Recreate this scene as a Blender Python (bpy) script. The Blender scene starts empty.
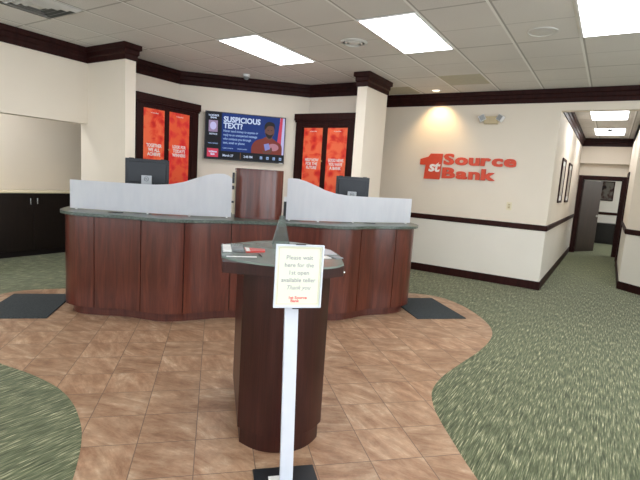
import bpy, math, random
from mathutils import Matrix, Vector
random.seed(4)
SC = bpy.context.scene
COL = SC.collection
Q2 = math.sqrt(2.0)
PI = math.pi
K0 = 0.385                      # axis of the teller counter, along the diagonal
H = 3.0                         # lobby ceiling
GX, GY, G = -3.4876, 4.0277, 0.6096   # ceiling grid

def dg(s, t):                   # diagonal frame (s along counter from its axis, t depth) to world x, y
    s = s + K0
    return ((s - t) / Q2, (s + t) / Q2)

# ------------------------------------------------------------------ materials
def new_mat(name):
    m = bpy.data.materials.new(name); m.use_nodes = True
    nt = m.node_tree
    return m, nt, nt.nodes['Principled BSDF']
def setp(b, **k):
    names = dict(col='Base Color', rough='Roughness', metal='Metallic', trans='Transmission Weight', ior='IOR',
                 coat='Coat Weight', coatr='Coat Roughness', spec='Specular IOR Level', em='Emission Color', ems='Emission Strength', alpha='Alpha',
                 sheen='Sheen Weight')
    for a, v in k.items():
        if a in ('col', 'em'): v = (v[0], v[1], v[2], 1)
        b.inputs[names[a]].default_value = v
def N(nt, t, **k):
    n = nt.nodes.new(t)
    for a, v in k.items(): setattr(n, a, v)
    return n
def coords(nt, kind='Object', scale=(1, 1, 1), rot=(0, 0, 0), loc=(0, 0, 0)):
    tc = N(nt, 'ShaderNodeTexCoord'); mp = N(nt, 'ShaderNodeMapping')
    mp.inputs['Scale'].default_value = scale; mp.inputs['Rotation'].default_value = rot; mp.inputs['Location'].default_value = loc
    nt.links.new(tc.outputs[kind], mp.inputs['Vector'])
    return mp.outputs['Vector']
def ramp(nt, fac, stops):
    r = N(nt, 'ShaderNodeValToRGB'); e = r.color_ramp.elements
    while len(e) < len(stops): e.new(0.5)
    for i, (p, c) in enumerate(stops):
        e[i].position = p; e[i].color = (c[0], c[1], c[2], 1)
    nt.links.new(fac, r.inputs['Fac'])
    return r.outputs['Color']
def noise(nt, vec, scale, detail=3, rough=.5, dist=0):
    n = N(nt, 'ShaderNodeTexNoise'); n.inputs['Scale'].default_value = scale; n.inputs['Detail'].default_value = detail
    n.inputs['Roughness'].default_value = rough; n.inputs['Distortion'].default_value = dist
    if vec is not None: nt.links.new(vec, n.inputs['Vector'])
    return n.outputs['Fac']
def bump(nt, b, hgt, strength=.2, dist=.01):
    n = N(nt, 'ShaderNodeBump'); n.inputs['Strength'].default_value = strength; n.inputs['Distance'].default_value = dist
    nt.links.new(hgt, n.inputs['Height']); nt.links.new(n.outputs['Normal'], b.inputs['Normal'])
def mix(nt, fac, a, b, mode='MIX'):
    m = N(nt, 'ShaderNodeMix', data_type='RGBA', blend_type=mode)
    for sock, v in ((m.inputs['Factor'], fac), (m.inputs['A'], a), (m.inputs['B'], b)):
        if hasattr(v, 'links'): nt.links.new(v, sock)
        elif isinstance(v, (int, float)): sock.default_value = v
        else: sock.default_value = (v[0], v[1], v[2], 1)
    return m.outputs['Result']
def math_(nt, op, a, b=None, c=None):
    m = N(nt, 'ShaderNodeMath', operation=op)
    for i, v in enumerate((a, b, c)):
        if v is None: continue
        if hasattr(v, 'links'): nt.links.new(v, m.inputs[i])
        else: m.inputs[i].default_value = v
    return m.outputs[0]
def flat(name, col, rough=.5, var=.06, scale=14, **k):
    """plain surface with a faint tonal mottle"""
    m, nt, b = new_mat(name)
    v = coords(nt)
    f = noise(nt, v, scale, 4)
    c = ramp(nt, f, [(.3, [x * (1 - var) for x in col]), (.7, [min(1, x * (1 + var)) for x in col])])
    nt.links.new(c, b.inputs['Base Color']); setp(b, rough=rough, **k)
    return m

def wood(name, dark, mid, light, rough=.28, coat=.4, spec=.4, stretch=(9, 9, .9)):
    m, nt, b = new_mat(name)
    v = coords(nt, scale=stretch)
    f1 = noise(nt, v, 1.6, 6, .6, .8)
    v2 = coords(nt, scale=(90, 90, 2.2))
    f2 = noise(nt, v2, 1.5, 4, .6)
    c = ramp(nt, f1, [(.25, dark), (.5, mid), (.8, light)])
    g = ramp(nt, f2, [(.3, (.72, .72, .72)), (.7, (1.1, 1.1, 1.1))])
    c = mix(nt, 1.0, c, g, 'MULTIPLY')
    nt.links.new(c, b.inputs['Base Color'])
    setp(b, rough=rough, coat=coat, coatr=.18, spec=spec)
    bump(nt, b, f2, .05, .002)
    return m

M = {}
# paint: orange-peel roller texture
def paint(name, col):
    m, nt, b = new_mat(name)
    v = coords(nt)
    f = noise(nt, v, 1.3, 3)
    c = ramp(nt, f, [(.3, [x * .97 for x in col]), (.7, [min(1, x * 1.02) for x in col])])
    nt.links.new(c, b.inputs['Base Color']); setp(b, rough=.62, spec=.3)
    bump(nt, b, noise(nt, v, 160, 2), .08, .002)
    return m
M['wall'] = paint('cream_wall_paint', (.80, .72, .61))
M['wall_low'] = paint('pale_wainscot_paint', (.80, .76, .68))
M['cherry'] = wood('cherry_veneer', (.050, .011, .006), (.10, .022, .012), (.17, .042, .023))
M['cherry_plinth'] = wood('cherry_plinth_veneer', (.06, .014, .010), (.10, .025, .016), (.14, .038, .024), .35, .3)
M['table_wood'] = wood('dark_cherry_veneer', (.022, .006, .004), (.036, .009, .006), (.055, .014, .010), .34, .08, .3)
M['mahogany'] = wood('dark_mahogany_trim', (.018, .0045, .004), (.028, .007, .006), (.042, .010, .008), .5, .0, .16)
M['door_wood'] = wood('satin_dark_door_wood', (.018, .008, .008), (.028, .012, .012), (.042, .018, .017), .38, .2, .45)
M['espresso'] = wood('espresso_cabinet_wood', (.008, .004, .004), (.012, .006, .005), (.017, .008, .007), .42, .1)
M['black_wood'] = wood('black_stained_wood', (.006, .005, .005), (.009, .007, .006), (.012, .010, .009), .4, .15)
M['core'] = flat('dark_gap', (.012, .006, .005), .8)
M['black'] = flat('black_plastic', (.014, .016, .019), .38)
M['slate'] = flat('dark_slate_plastic', (.017, .021, .028), .45)
M['silver'] = flat('silver_plastic', (.42, .44, .46), .35, metal=.3)
M['chrome'] = flat('chrome_metal', (.75, .75, .75), .18, metal=1.0)
M['steel'] = flat('brushed_grey_steel', (.55, .55, .55), .35, metal=.9)
M['lilac_card'] = flat('pale_lilac_card', (.50, .50, .54), .5)
M['brass'] = flat('worn_brass', (.60, .30, .12), .35, metal=.6)
M['white'] = flat('white_plastic', (.80, .80, .80), .4, .02)
M['white_metal'] = flat('white_enamel', (.62, .67, .745), .35, .02)
M['ivory'] = flat('ivory_plastic', (.78, .70, .50), .4, .03)
M['beige_box'] = flat('beige_housing', (.52, .42, .25), .45, .03)
M['grille'] = flat('khaki_grille', (.46, .42, .31), .6, .04)
M['vent'] = flat('grey_vent_metal', (.62, .61, .585), .5, .04)
M['black_gap'] = flat('vent_throat', (.22, .22, .21), .8)
M['red_letter'] = flat('red_orange_letter_acrylic', (.66, .060, .018), .45, .04)
M['paper'] = flat('white_paper', (.80, .80, .78), .7, .02)
M['ink'] = flat('dark_grey_ink', (.27, .28, .30), .7)
M['red_ink'] = flat('red_ink', (.70, .16, .15), .6)
M['red_card'] = flat('red_card', (.55, .04, .03), .4)
M['grey_card'] = flat('grey_card', (.20, .22, .23), .5)
M['white_text'] = flat('white_print', (.85, .80, .78), .6, .01)

def stone():
    m, nt, b = new_mat('green_stone_top')
    v = coords(nt)
    f = noise(nt, v, 55, 5, .7)
    c = ramp(nt, f, [(.3, (.025, .036, .028)), (.5, (.060, .082, .064)), (.7, (.15, .18, .15))])
    nt.links.new(c, b.inputs['Base Color']); setp(b, rough=.3, coat=.12, coatr=.1)
    return m
M['stone'] = stone()

def frosted():
    m, nt, b = new_mat('frosted_glass')
    v = coords(nt, scale=(6, 6, 1.2))
    c = ramp(nt, noise(nt, v, 3, 3), [(.3, (.78, .80, .84)), (.7, (.83, .845, .875))])
    nt.links.new(c, b.inputs['Base Color']); setp(b, rough=.62, trans=.55, ior=1.3)
    tr = N(nt, 'ShaderNodeBsdfTranslucent'); nt.links.new(c, tr.inputs['Color'])
    df = N(nt, 'ShaderNodeBsdfDiffuse'); nt.links.new(c, df.inputs['Color'])
    m1 = N(nt, 'ShaderNodeMixShader'); m1.inputs[0].default_value = .55
    nt.links.new(df.outputs[0], m1.inputs[1]); nt.links.new(tr.outputs[0], m1.inputs[2])
    m2 = N(nt, 'ShaderNodeMixShader'); m2.inputs[0].default_value = .72
    nt.links.new(b.outputs[0], m2.inputs[1]); nt.links.new(m1.outputs[0], m2.inputs[2])
    out = nt.nodes['Material Output']; nt.links.new(m2.outputs[0], out.inputs['Surface'])
    return m
M['frosted'] = frosted()
def glass(name, col, rough=.02, alpha=None):
    m, nt, b = new_mat(name)
    setp(b, col=col, rough=rough, trans=.92, ior=1.45)
    f = noise(nt, coords(nt), 3, 2); bump(nt, b, f, .01, .001)
    return m
M['green_glass'] = glass('green_tinted_glass', (.70, .80, .75))
M['grey_glass'] = glass('smoky_green_glass', (.42, .50, .46), .12)
M['clear'] = glass('clear_acrylic', (.93, .95, .95))
def tableglass():
    m, nt, b = new_mat('green_glass_table_top')
    c = ramp(nt, noise(nt, coords(nt), 5, 3), [(.3, (.19, .235, .205)), (.7, (.22, .27, .235))])
    nt.links.new(c, b.inputs['Base Color']); setp(b, rough=.2, coat=.12, coatr=.08, spec=.4)
    return m
M['table_glass'] = tableglass()

def emis(name, col, s, var=0):
    m, nt, b = new_mat(name)
    f = noise(nt, coords(nt), 4, 2)
    c = ramp(nt, f, [(.3, [x * (1 - var) for x in col]), (.7, [x for x in col])])
    nt.links.new(c, b.inputs['Emission Color']); setp(b, col=(.01, .01, .01), spec=.15)
    setp(b, ems=s, rough=.5)
    return m
M['lamp'] = emis('lit_diffuser', (.97, .98, 1.0), 10.5)
M['lamp_hall'] = emis('lit_hall_diffuser', (.97, .98, 1.0), 9.5)
M['warm'] = emis('warm_bulb', (1.0, .86, .62), 3.0)
for n, c, s in (('tv_navy', (.004, .012, .045), .55), ('tv_blue', (.003, .036, .24), .62), ('tv_black', (.006, .007, .014), .5), ('tv_white', (.62, .72, .95), .8),
                ('tv_text', (.35, .50, .85), .7), ('tv_red', (.60, .05, .10), .8), ('tv_pink', (.50, .22, .27), .75), ('tv_face', (.20, .085, .065), .55),
                ('tv_hair', (.02, .014, .014), .5), ('tv_shirt', (.27, .045, .03), .6), ('tv_photo', (.36, .26, .42), .7), ('tv_violet', (.25, .27, .62), .75),
                ('tv_lilac', (.55, .52, .85), .8), ('tv_gold', (.35, .16, .05), .5)):
    M[n] = emis(n.replace('tv_', 'screen_'), c, s, .12)

def ceiling_mat():
    m, nt, b = new_mat('acoustic_ceiling_tile')
    tc = N(nt, 'ShaderNodeTexCoord'); sp = N(nt, 'ShaderNodeSeparateXYZ'); nt.links.new(tc.outputs['Object'], sp.inputs[0])
    def line(axis, off, step, w):
        u = math_(nt, 'ADD', sp.outputs[axis], -off + 200 * step)
        u = math_(nt, 'MODULO', u, step)
        u = math_(nt, 'SUBTRACT', u, step / 2); u = math_(nt, 'ABSOLUTE', u)
        return math_(nt, 'GREATER_THAN', u, step / 2 - w)
    a = line(0, GX, G, .012); bb = line(1, GY, 2 * G, .011)
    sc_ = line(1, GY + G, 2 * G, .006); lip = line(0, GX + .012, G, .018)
    v = coords(nt)
    sp1 = noise(nt, v, 130, 3, .75); sp2 = noise(nt, v, 1.1, 2)
    tile = ramp(nt, sp1, [(.38, (.62, .60, .575)), (.58, (.80, .775, .745))])
    tile = mix(nt, 1.0, tile, ramp(nt, sp2, [(.3, (.94, .94, .94)), (.7, (1.03, 1.03, 1.03))]), 'MULTIPLY')
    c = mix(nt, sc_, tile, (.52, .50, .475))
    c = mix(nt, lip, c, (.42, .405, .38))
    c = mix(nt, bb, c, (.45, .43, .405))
    c = mix(nt, a, c, (.88, .87, .85))
    nt.links.new(c, b.inputs['Base Color']); setp(b, rough=.8, spec=.2)
    bump(nt, b, sp1, .25, .002)
    return m
M['ceiling'] = ceiling_mat()

def tile_mat():
    m, nt, b = new_mat('tan_stone_floor_tile')
    # 12 inch tiles laid on the diagonal
    rotv = coords(nt, rot=(0, 0, -PI / 4))
    sp = N(nt, 'ShaderNodeSeparateXYZ'); nt.links.new(rotv, sp.inputs[0])
    T = .3065
    def cell(axis, off):
        u = math_(nt, 'ADD', sp.outputs[axis], -off + 100 * T); u = math_(nt, 'DIVIDE', u, T)
        fl = math_(nt, 'FLOOR', u); fr = math_(nt, 'FRACT', u)
        d = math_(nt, 'ABSOLUTE', math_(nt, 'SUBTRACT', fr, .5))
        return fl, math_(nt, 'GREATER_THAN', d, .5 - .0085)
    fx, gx = cell(0, -.06); fy, gy = cell(1, 2.453)
    g = math_(nt, 'MAXIMUM', gx, gy)
    cb = N(nt, 'ShaderNodeCombineXYZ'); nt.links.new(fx, cb.inputs[0]); nt.links.new(fy, cb.inputs[1])
    wn = N(nt, 'ShaderNodeTexWhiteNoise', noise_dimensions='3D'); nt.links.new(cb.outputs[0], wn.inputs['Vector'])
    # each tile has its own veining: offset the noise by the random colour
    va = N(nt, 'ShaderNodeVectorMath', operation='MULTIPLY_ADD'); nt.links.new(wn.outputs['Color'], va.inputs[0]); va.inputs[1].default_value = (30, 30, 30)
    nt.links.new(rotv, va.inputs[2])
    vr = N(nt, 'ShaderNodeVectorRotate', rotation_type='Z_AXIS'); nt.links.new(va.outputs[0], vr.inputs['Vector'])
    nt.links.new(math_(nt, 'MULTIPLY', wn.outputs['Value'], 1.4), vr.inputs['Angle'])
    ms = N(nt, 'ShaderNodeMapping'); ms.inputs['Scale'].default_value = (1.0, 3.2, 1); nt.links.new(vr.outputs[0], ms.inputs['Vector'])
    n1 = noise(nt, ms.outputs[0], 3.2, 8, .72, .35)
    n2 = noise(nt, va.outputs[0], 14, 5, .7)
    c = ramp(nt, n1, [(.28, (.22, .110, .060)), (.44, (.36, .205, .120)), (.57, (.48, .31, .195)), (.72, (.68, .52, .37))])
    c = mix(nt, 1.0, c, ramp(nt, n2, [(.3, (.80, .80, .80)), (.7, (1.12, 1.12, 1.12))]), 'MULTIPLY')
    c = mix(nt, 1.0, c, ramp(nt, wn.outputs['Value'], [(0, (.90, .90, .90)), (1, (1.06, 1.05, 1.05))]), 'MULTIPLY')
    c = mix(nt, g, c, (.17, .11, .075))
    nt.links.new(c, b.inputs['Base Color'])
    setp(b, rough=.42, spec=.4)
    h = math_(nt, 'SUBTRACT', n2, math_(nt, 'MULTIPLY', g, 1.2)); bump(nt, b, h, .15, .004)
    return m
M['tile'] = tile_mat()

def carpet_mat():
    m, nt, b = new_mat('green_streaked_carpet')
    v = coords(nt, scale=(1, .052, 1))
    w = noise(nt, coords(nt, scale=(1, 1, 1)), 7, 2)
    f1 = noise(nt, v, 135, 2, .65); f2 = noise(nt, coords(nt, scale=(1, .10, 1), loc=(3, 7, 0)), 75, 2, .5)
    c = ramp(nt, f1, [(.28, (.050, .062, .028)), (.45, (.108, .124, .062)), (.58, (.20, .21, .12)), (.69, (.56, .52, .34))])
    c2 = ramp(nt, f2, [(.32, (.55, .60, .55)), (.65, (1.2, 1.2, 1.15))])
    c = mix(nt, 1.0, c, c2, 'MULTIPLY')
    fib = noise(nt, coords(nt), 700, 2, .5)
    c = mix(nt, 1.0, c, ramp(nt, fib, [(.35, (.78, .78, .78)), (.65, (1.15, 1.15, 1.15))]), 'MULTIPLY')
    nt.links.new(c, b.inputs['Base Color']); setp(b, rough=.95, spec=.1, sheen=.15)
    bump(nt, b, f1, .5, .006)
    return m
M['carpet'] = carpet_mat()

def rubber_mat():
    m, nt, b = new_mat('black_ribbed_mat')
    v = coords(nt)
    vo = N(nt, 'ShaderNodeTexVoronoi'); vo.inputs['Scale'].default_value = 60; nt.links.new(v, vo.inputs['Vector'])
    c = ramp(nt, vo.outputs['Distance'], [(.2, (.018, .024, .028)), (.6, (.035, .045, .05))])
    nt.links.new(c, b.inputs['Base Color']); setp(b, rough=.85); bump(nt, b, vo.outputs['Distance'], .4, .004)
    return m
M['mat'] = rubber_mat()

def poster_mat(name, seed, a, bcol, ccol):
    m, nt, b = new_mat(name)
    v = coords(nt, loc=(seed, seed * 2, 0))
    f = noise(nt, v, 5.5, 3, .55, 1.6)
    vo = N(nt, 'ShaderNodeTexVoronoi', feature='SMOOTH_F1'); vo.inputs['Scale'].default_value = 9; nt.links.new(v, vo.inputs['Vector'])
    k = math_(nt, 'MULTIPLY', math_(nt, 'ADD', f, vo.outputs['Distance']), .6)
    c = ramp(nt, k, [(.35, a), (.48, bcol), (.62, ccol)])
    nt.links.new(c, b.inputs['Base Color']); setp(b, rough=.4, spec=.3)
    return m
RED, ORA, AMB = (.70, .022, .018), (.86, .065, .032), (.95, .17, .07)
for i in range(4):
    M['poster%d' % i] = poster_mat('red_poster_print_%d' % i, 3.1 * i + 1, *((RED, ORA, AMB) if i != 1 else ((.78, .030, .030), (.86, .055, .045), (.92, .13, .05))))
M['artdark'] = poster_mat('dark_framed_print', 20, (.01, .01, .012), (.07, .035, .03), (.16, .15, .13))
M['artsepia'] = poster_mat('sepia_framed_print', 24, (.30, .26, .20), (.42, .38, .32), (.50, .46, .40))

def card_paper():
    m, nt, b = new_mat('cream_notice_paper')
    tc = N(nt, 'ShaderNodeTexCoord'); v = coords(nt)
    c = ramp(nt, noise(nt, v, 2.2, 2), [(.3, (.66, .69, .54)), (.7, (.70, .74, .62))])
    nt.links.new(c, b.inputs['Base Color']); setp(b, rough=.6)
    return m
M['notice'] = card_paper()
M['notice_reflection'] = flat('pale_notice_reflection', (.66, .76, .72), .6, .02)  # unused colour imitating a pale reflection on the notice
M['notice_edge'] = flat('notice_border_line', (.56, .44, .25), .6, .02)

# ------------------------------------------------------------------ mesh builder
class MB:
    def __init__(s): s.v = []; s.f = []; s.m = []; s.s = []
    def add(s, vs, fs, mi=0, smooth=False, mat=None):
        o = len(s.v)
        s.v += [tuple(mat @ Vector(p)) if mat else tuple(p) for p in vs]
        for f in fs: s.f.append([o + i for i in f]); s.m.append(mi); s.s.append(smooth)
        return s
    def box(s, x0, x1, y0, y1, z0, z1, mi=0, mat=None):
        vs = [(x0, y0, z0), (x1, y0, z0), (x1, y1, z0), (x0, y1, z0), (x0, y0, z1), (x1, y0, z1), (x1, y1, z1), (x0, y1, z1)]
        return s.add(vs, [(0, 3, 2, 1), (4, 5, 6, 7), (0, 1, 5, 4), (1, 2, 6, 5), (2, 3, 7, 6), (3, 0, 4, 7)], mi, False, mat)
    def prism(s, pts, z0, z1, mi=0, smooth=False, mat=None):
        n = len(pts)
        a = sum(pts[i][0] * pts[(i + 1) % n][1] - pts[(i + 1) % n][0] * pts[i][1] for i in range(n))
        if a < 0: pts = pts[::-1]
        vs = [(x, y, z0) for x, y in pts] + [(x, y, z1) for x, y in pts]
        s.add(vs, [list(range(n))[::-1], list(range(n, 2 * n))], mi, False, mat)
        s.add(vs, [(i, (i + 1) % n, n + (i + 1) % n, n + i) for i in range(n)], mi, smooth, mat)
        return s
    def prism_y(s, pts, y0, y1, mi=0, smooth=False, mat=None):
        """outline in x,z extruded along y"""
        n = len(pts)
        a = sum(pts[i][0] * pts[(i + 1) % n][1] - pts[(i + 1) % n][0] * pts[i][1] for i in range(n))
        if a > 0: pts = pts[::-1]
        vs = [(x, y0, z) for x, z in pts] + [(x, y1, z) for x, z in pts]
        s.add(vs, [list(range(n))[::-1], list(range(n, 2 * n))], mi, False, mat)
        s.add(vs, [(i, (i + 1) % n, n + (i + 1) % n, n + i) for i in range(n)], mi, smooth, mat)
        return s
    def lathe(s, prof, n=32, mi=0, mat=None, smooth=True):
        """profile of (r, z) turned about z"""
        vs = []; fs = []
        for r, z in prof:
            for k in range(n):
                a = 2 * PI * k / n; vs.append((max(r, 1e-4) * math.cos(a), max(r, 1e-4) * math.sin(a), z))
        for j in range(len(prof) - 1):
            for k in range(n):
                k2 = (k + 1) % n; fs.append((j * n + k, j * n + k2, (j + 1) * n + k2, (j + 1) * n + k))
        fs.append(list(range(n))[::-1]); fs.append([(len(prof) - 1) * n + k for k in range(n)])
        return s.add(vs, fs, mi, smooth, mat)
    def ribbon(s, path, o0, o1, zf0, zf1, mi=0, smooth=True, mat=None):
        """wall following a plan path between normal offsets o0 and o1; zf = height or function of path index"""
        a = offset(path, o0); b = offset(path, o1); n = len(path)
        g = lambda f, i: f(i) if callable(f) else f
        vs = []
        for i in range(n):
            z0, z1 = g(zf0, i), g(zf1, i)
            vs += [(a[i][0], a[i][1], z0), (a[i][0], a[i][1], z1), (b[i][0], b[i][1], z1), (b[i][0], b[i][1], z0)]
        side = []; 
        for i in range(n - 1):
            p, q = 4 * i, 4 * i + 4
            for k in range(4):
                k2 = (k + 1) % 4
                side.append((p + k, q + k, q + k2, p + k2))
        s.add(vs, side, mi, smooth, mat)
        s.add(vs, [(0, 1, 2, 3), (4 * n - 1, 4 * n - 2, 4 * n - 3, 4 * n - 4)], mi, False, mat)
        return s
    def build(s, name, mats, parent=None, bevel=0, seg=2, sharp=35):
        me = bpy.data.meshes.new(name)
        me.from_pydata(s.v, [], s.f); 
        if not isinstance(mats, (list, tuple)): mats = [mats]
        for k in mats: me.materials.append(M[k])
        me.polygons.foreach_set('material_index', s.m); me.polygons.foreach_set('use_smooth', s.s)
        me.validate(); me.update()
        import bmesh
        bm = bmesh.new(); bm.from_mesh(me); bmesh.ops.recalc_face_normals(bm, faces=bm.faces); bm.to_mesh(me); bm.free()
        if any(s.s): me.set_sharp_from_angle(angle=math.radians(sharp))
        o = bpy.data.objects.new(name, me); COL.objects.link(o)
        if parent: o.parent = parent
        if bevel:
            md = o.modifiers.new('edge', 'BEVEL'); md.width = bevel; md.segments = seg; md.limit_method = 'ANGLE'; md.angle_limit = math.radians(40)
        return o

def offset(path, d):
    """offset to the left of the travel direction"""
    n = len(path); out = []
    for i in range(n):
        p = path[i]
        d0 = (path[i][0] - path[i - 1][0], path[i][1] - path[i - 1][1]) if i else None
        d1 = (path[i + 1][0] - path[i][0], path[i + 1][1] - path[i][1]) if i < n - 1 else None
        ns = []
        for q in (d0, d1):
            if q: l = math.hypot(*q); ns.append((-q[1] / l, q[0] / l))
        nx = sum(a[0] for a in ns); ny = sum(a[1] for a in ns); l = math.hypot(nx, ny); nx /= l; ny /= l
        c = nx * ns[0][0] + ny * ns[0][1]
        out.append((p[0] + nx * d / c, p[1] + ny * d / c))
    return out
def spline(pts, k=8):
    out = []
    P = [pts[0]] + list(pts) + [pts[-1]]
    for i in range(1, len(P) - 2):
        for j in range(k):
            t = j / k
            q = []
            for a in range(len(P[0])):
                p0, p1, p2, p3 = P[i - 1][a], P[i][a], P[i + 1][a], P[i + 2][a]
                q.append(.5 * (2 * p1 + (p2 - p0) * t + (2 * p0 - 5 * p1 + 4 * p2 - p3) * t * t + (3 * p1 - p0 - 3 * p2 + p3) * t ** 3))
            out.append(tuple(q))
    out.append(tuple(pts[-1]))
    return out
def sweep(path, prof, name, mat, closed=False):
    """moulding: profile of (distance out of the wall to the left of travel, z) along a mitred plan path"""
    rows = [offset(path, d) for d, z in prof]
    m = MB(); n = len(path); k = len(prof)
    vs = []
    for i in range(n):
        for j, (d, z) in enumerate(prof): vs.append((rows[j][i][0], rows[j][i][1], z))
    fs = []
    for i in range(n - 1):
        for j in range(k):
            j2 = (j + 1) % k
            fs.append((i * k + j, (i + 1) * k + j, (i + 1) * k + j2, i * k + j2))
    fs.append(list(range(k))); fs.append([(n - 1) * k + j for j in range(k)])
    m.add(vs, fs)
    return m.build(name, mat)

def text(mb, s, size, mat4, mi=0, bold=.0, sx=1.0, ext=0.0, align='CENTER', shear=0, spacing=1.0):
    cu = bpy.data.curves.new('lettering', 'FONT'); cu.body = s; cu.size = size; cu.align_x = align; cu.align_y = 'CENTER'
    cu.offset = bold * size; cu.extrude = ext; cu.shear = shear; cu.resolution_u = 3; cu.space_character = spacing; cu.space_line = .92
    o = bpy.data.objects.new('lettering', cu); COL.objects.link(o)
    bpy.context.view_layer.update()
    me = bpy.data.meshes.new_from_object(o.evaluated_get(bpy.context.evaluated_depsgraph_get()))
    A = mat4 @ Matrix.Diagonal((sx, 1, 1, 1))
    mb.add([v.co.copy() for v in me.vertices], [list(p.vertices) for p in me.polygons], mi, False, A)
    bpy.data.objects.remove(o); bpy.data.curves.remove(cu); bpy.data.meshes.remove(me)
# text lying in a local x,z plane and facing -y
def face(x, y, z): return Matrix.Translation((x, y, z)) @ Matrix.Rotation(PI / 2, 4, 'X')

def thing(name, label, cat, loc=(0, 0, 0), rz=0, group=None):
    o = bpy.data.objects.new(name, None); COL.objects.link(o); o.empty_display_size = .1
    o.location = loc; o.rotation_euler = (0, 0, rz); return tag(o, label, cat, group)
def tag(o, label, cat, group=None, loc=None, rz=None):
    o['label'] = label; o['category'] = cat
    if group: o['group'] = group
    if loc is not None: o.location = loc
    if rz is not None: o.rotation_euler = (0, 0, rz)
    return o
def struct(o): o['kind'] = 'structure'; return o
def copy_tree(o, parent=None):
    c = o.copy(); COL.objects.link(c)
    if parent: c.parent = parent
    for ch in [x for x in bpy.data.objects if x.parent == o]: copy_tree(ch, c)
    return c

# ------------------------------------------------------------------ the room
RAIL0, RAIL1 = .91, .995
def wallbox(name, x0, x1, y0, y1, z0=0, z1=H, low=True):
    m = MB()
    if low and z0 < RAIL0: m.box(x0, x1, y0, y1, z0, .95, 1); m.box(x0, x1, y0, y1, .95, z1, 0)
    else: m.box(x0, x1, y0, y1, z0, z1, 0)
    return struct(m.build(name, ['wall', 'wall_low']))
def wallpoly(name, pts, z0=0, z1=H, low=True):
    m = MB()
    if low: m.prism(pts, z0, .95, 1); m.prism(pts, .95, z1, 0)
    else: m.prism(pts, z0, z1, 0)
    return struct(m.build(name, ['wall', 'wall_low']))

struct(MB().box(-8.2, 4.2, -3.2, 18.0, -.12, 0).build('floor', 'carpet'))
# tiled entrance way, let into the carpet
right_edge = [(1.30, -2.6), (1.10, -.6), (.96, .9), (.96, 1.6), (.99, 2.0), (1.03, 2.28), (1.07, 2.52), (1.12, 2.71), (1.22, 2.92), (1.42, 3.14), (1.72, 3.38), (2.03, 3.62), (2.31, 3.88),
              (2.50, 4.12), (2.63, 4.42), (2.70, 4.78), (2.71, 5.15), (2.63, 5.48), (2.42, 5.66), (2.1, 5.76)]
left_edge = [(-1.28, -2.6), (-1.08, -.6), (-.96, .9), (-.96, 1.6), (-.98, 2.0), (-1.01, 2.32), (-1.05, 2.55), (-1.11, 2.74), (-1.21, 2.96), (-1.36, 3.18), (-1.60, 3.41), (-1.88, 3.62), (-2.16, 3.86),
             (-2.40, 4.12), (-2.56, 4.42), (-2.68, 4.78), (-2.73, 5.15), (-2.66, 5.48), (-2.48, 5.70), (-2.1, 5.80)]
outline = [dg(a, b) for a, b in spline(left_edge, 6)] + [dg(a, b) for a, b in spline(right_edge, 6)[::-1]]
struct(MB().prism(outline, 0, .004).build('floor_tile', 'tile'))

# ceiling with a hole-free slab; the fixtures hang a hair below it
struct(MB().box(-8.2, 4.2, -3.2, 7.83, H, H + .1).build('ceiling', 'ceiling'))
struct(MB().box(-.92, 2.6, 7.83, 13.75, 2.90, 3.0).build('ceiling_hall', 'ceiling'))
struct(MB().box(-2.5, 2.5, 13.75, 17.7, 2.7, 2.8).build('ceiling_far_room', 'ceiling'))

wallbox('wall_left_header', -6.31, -6.15, -3.0, 3.71, 2.01, H, False)
wallbox('wall_left_pier', -6.31, -5.33, 3.71, 3.86, low=False)
wallbox('wall_left_outer', -8.1, -7.98, -3.0, 7.83, low=False)
wallpoly('wall_teller', [(-6.1, 3.86), (-5.95, 3.86), (-5.95, 5.10), (-4.45, 6.56), (-3.23, 6.56), (-3.23, 6.64), (-4.52, 6.64), (-6.1, 5.06)], low=False)
wallbox('wall_right_pier', -3.23, -3.08, 5.95, 6.64, low=False)
wallbox('wall_logo', -7.98, -.77, 7.68, 7.83)
wallbox('wall_hall_left', -.92, -.77, 7.83, 13.6)
wallbox('wall_hall_header', -.77, 1.55, 7.68, 7.83, 2.69, H, False)
wallpoly('wall_right_angled', [(.28, 8.95), (4.0, 5.23), (4.15, 5.38), (.43, 9.1)])
wallpoly('wall_hall_right', [(.28, 8.95), (.43, 9.1), (.43, 13.6), (.28, 13.6)])
# end of the hall: door opening, and the shallow bulkhead above it
struct(MB().box(-.92, -.66, 13.6, 13.75, 0, 2.9).box(.20, .43, 13.6, 13.75, 0, 2.9).box(-.66, .20, 13.6, 13.75, 1.91, 2.9).build('wall_hall_end', 'wall'))
struct(MB().box(-.77, .28, 13.42, 13.6, 2.29, 2.9).build('wall_hall_bulkhead', 'wall'))
struct(MB().box(-2.5, 2.5, 17.5, 17.62, 0, 2.7).build('wall_far_room_back', 'wall_low'))
struct(MB().box(-2.6, -2.5, 13.75, 17.62, 0, 2.7).build('wall_far_room_left', 'wall'))
struct(MB().box(2.5, 2.6, 13.75, 17.62, 0, 2.7).build('wall_far_room_right', 'wall'))
struct(MB().box(-2.5, -.92, 13.6, 13.75, 0, 2.7).box(.43, 2.5, 13.6, 13.75, 0, 2.7).build('wall_far_room_front', 'wall'))

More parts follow.
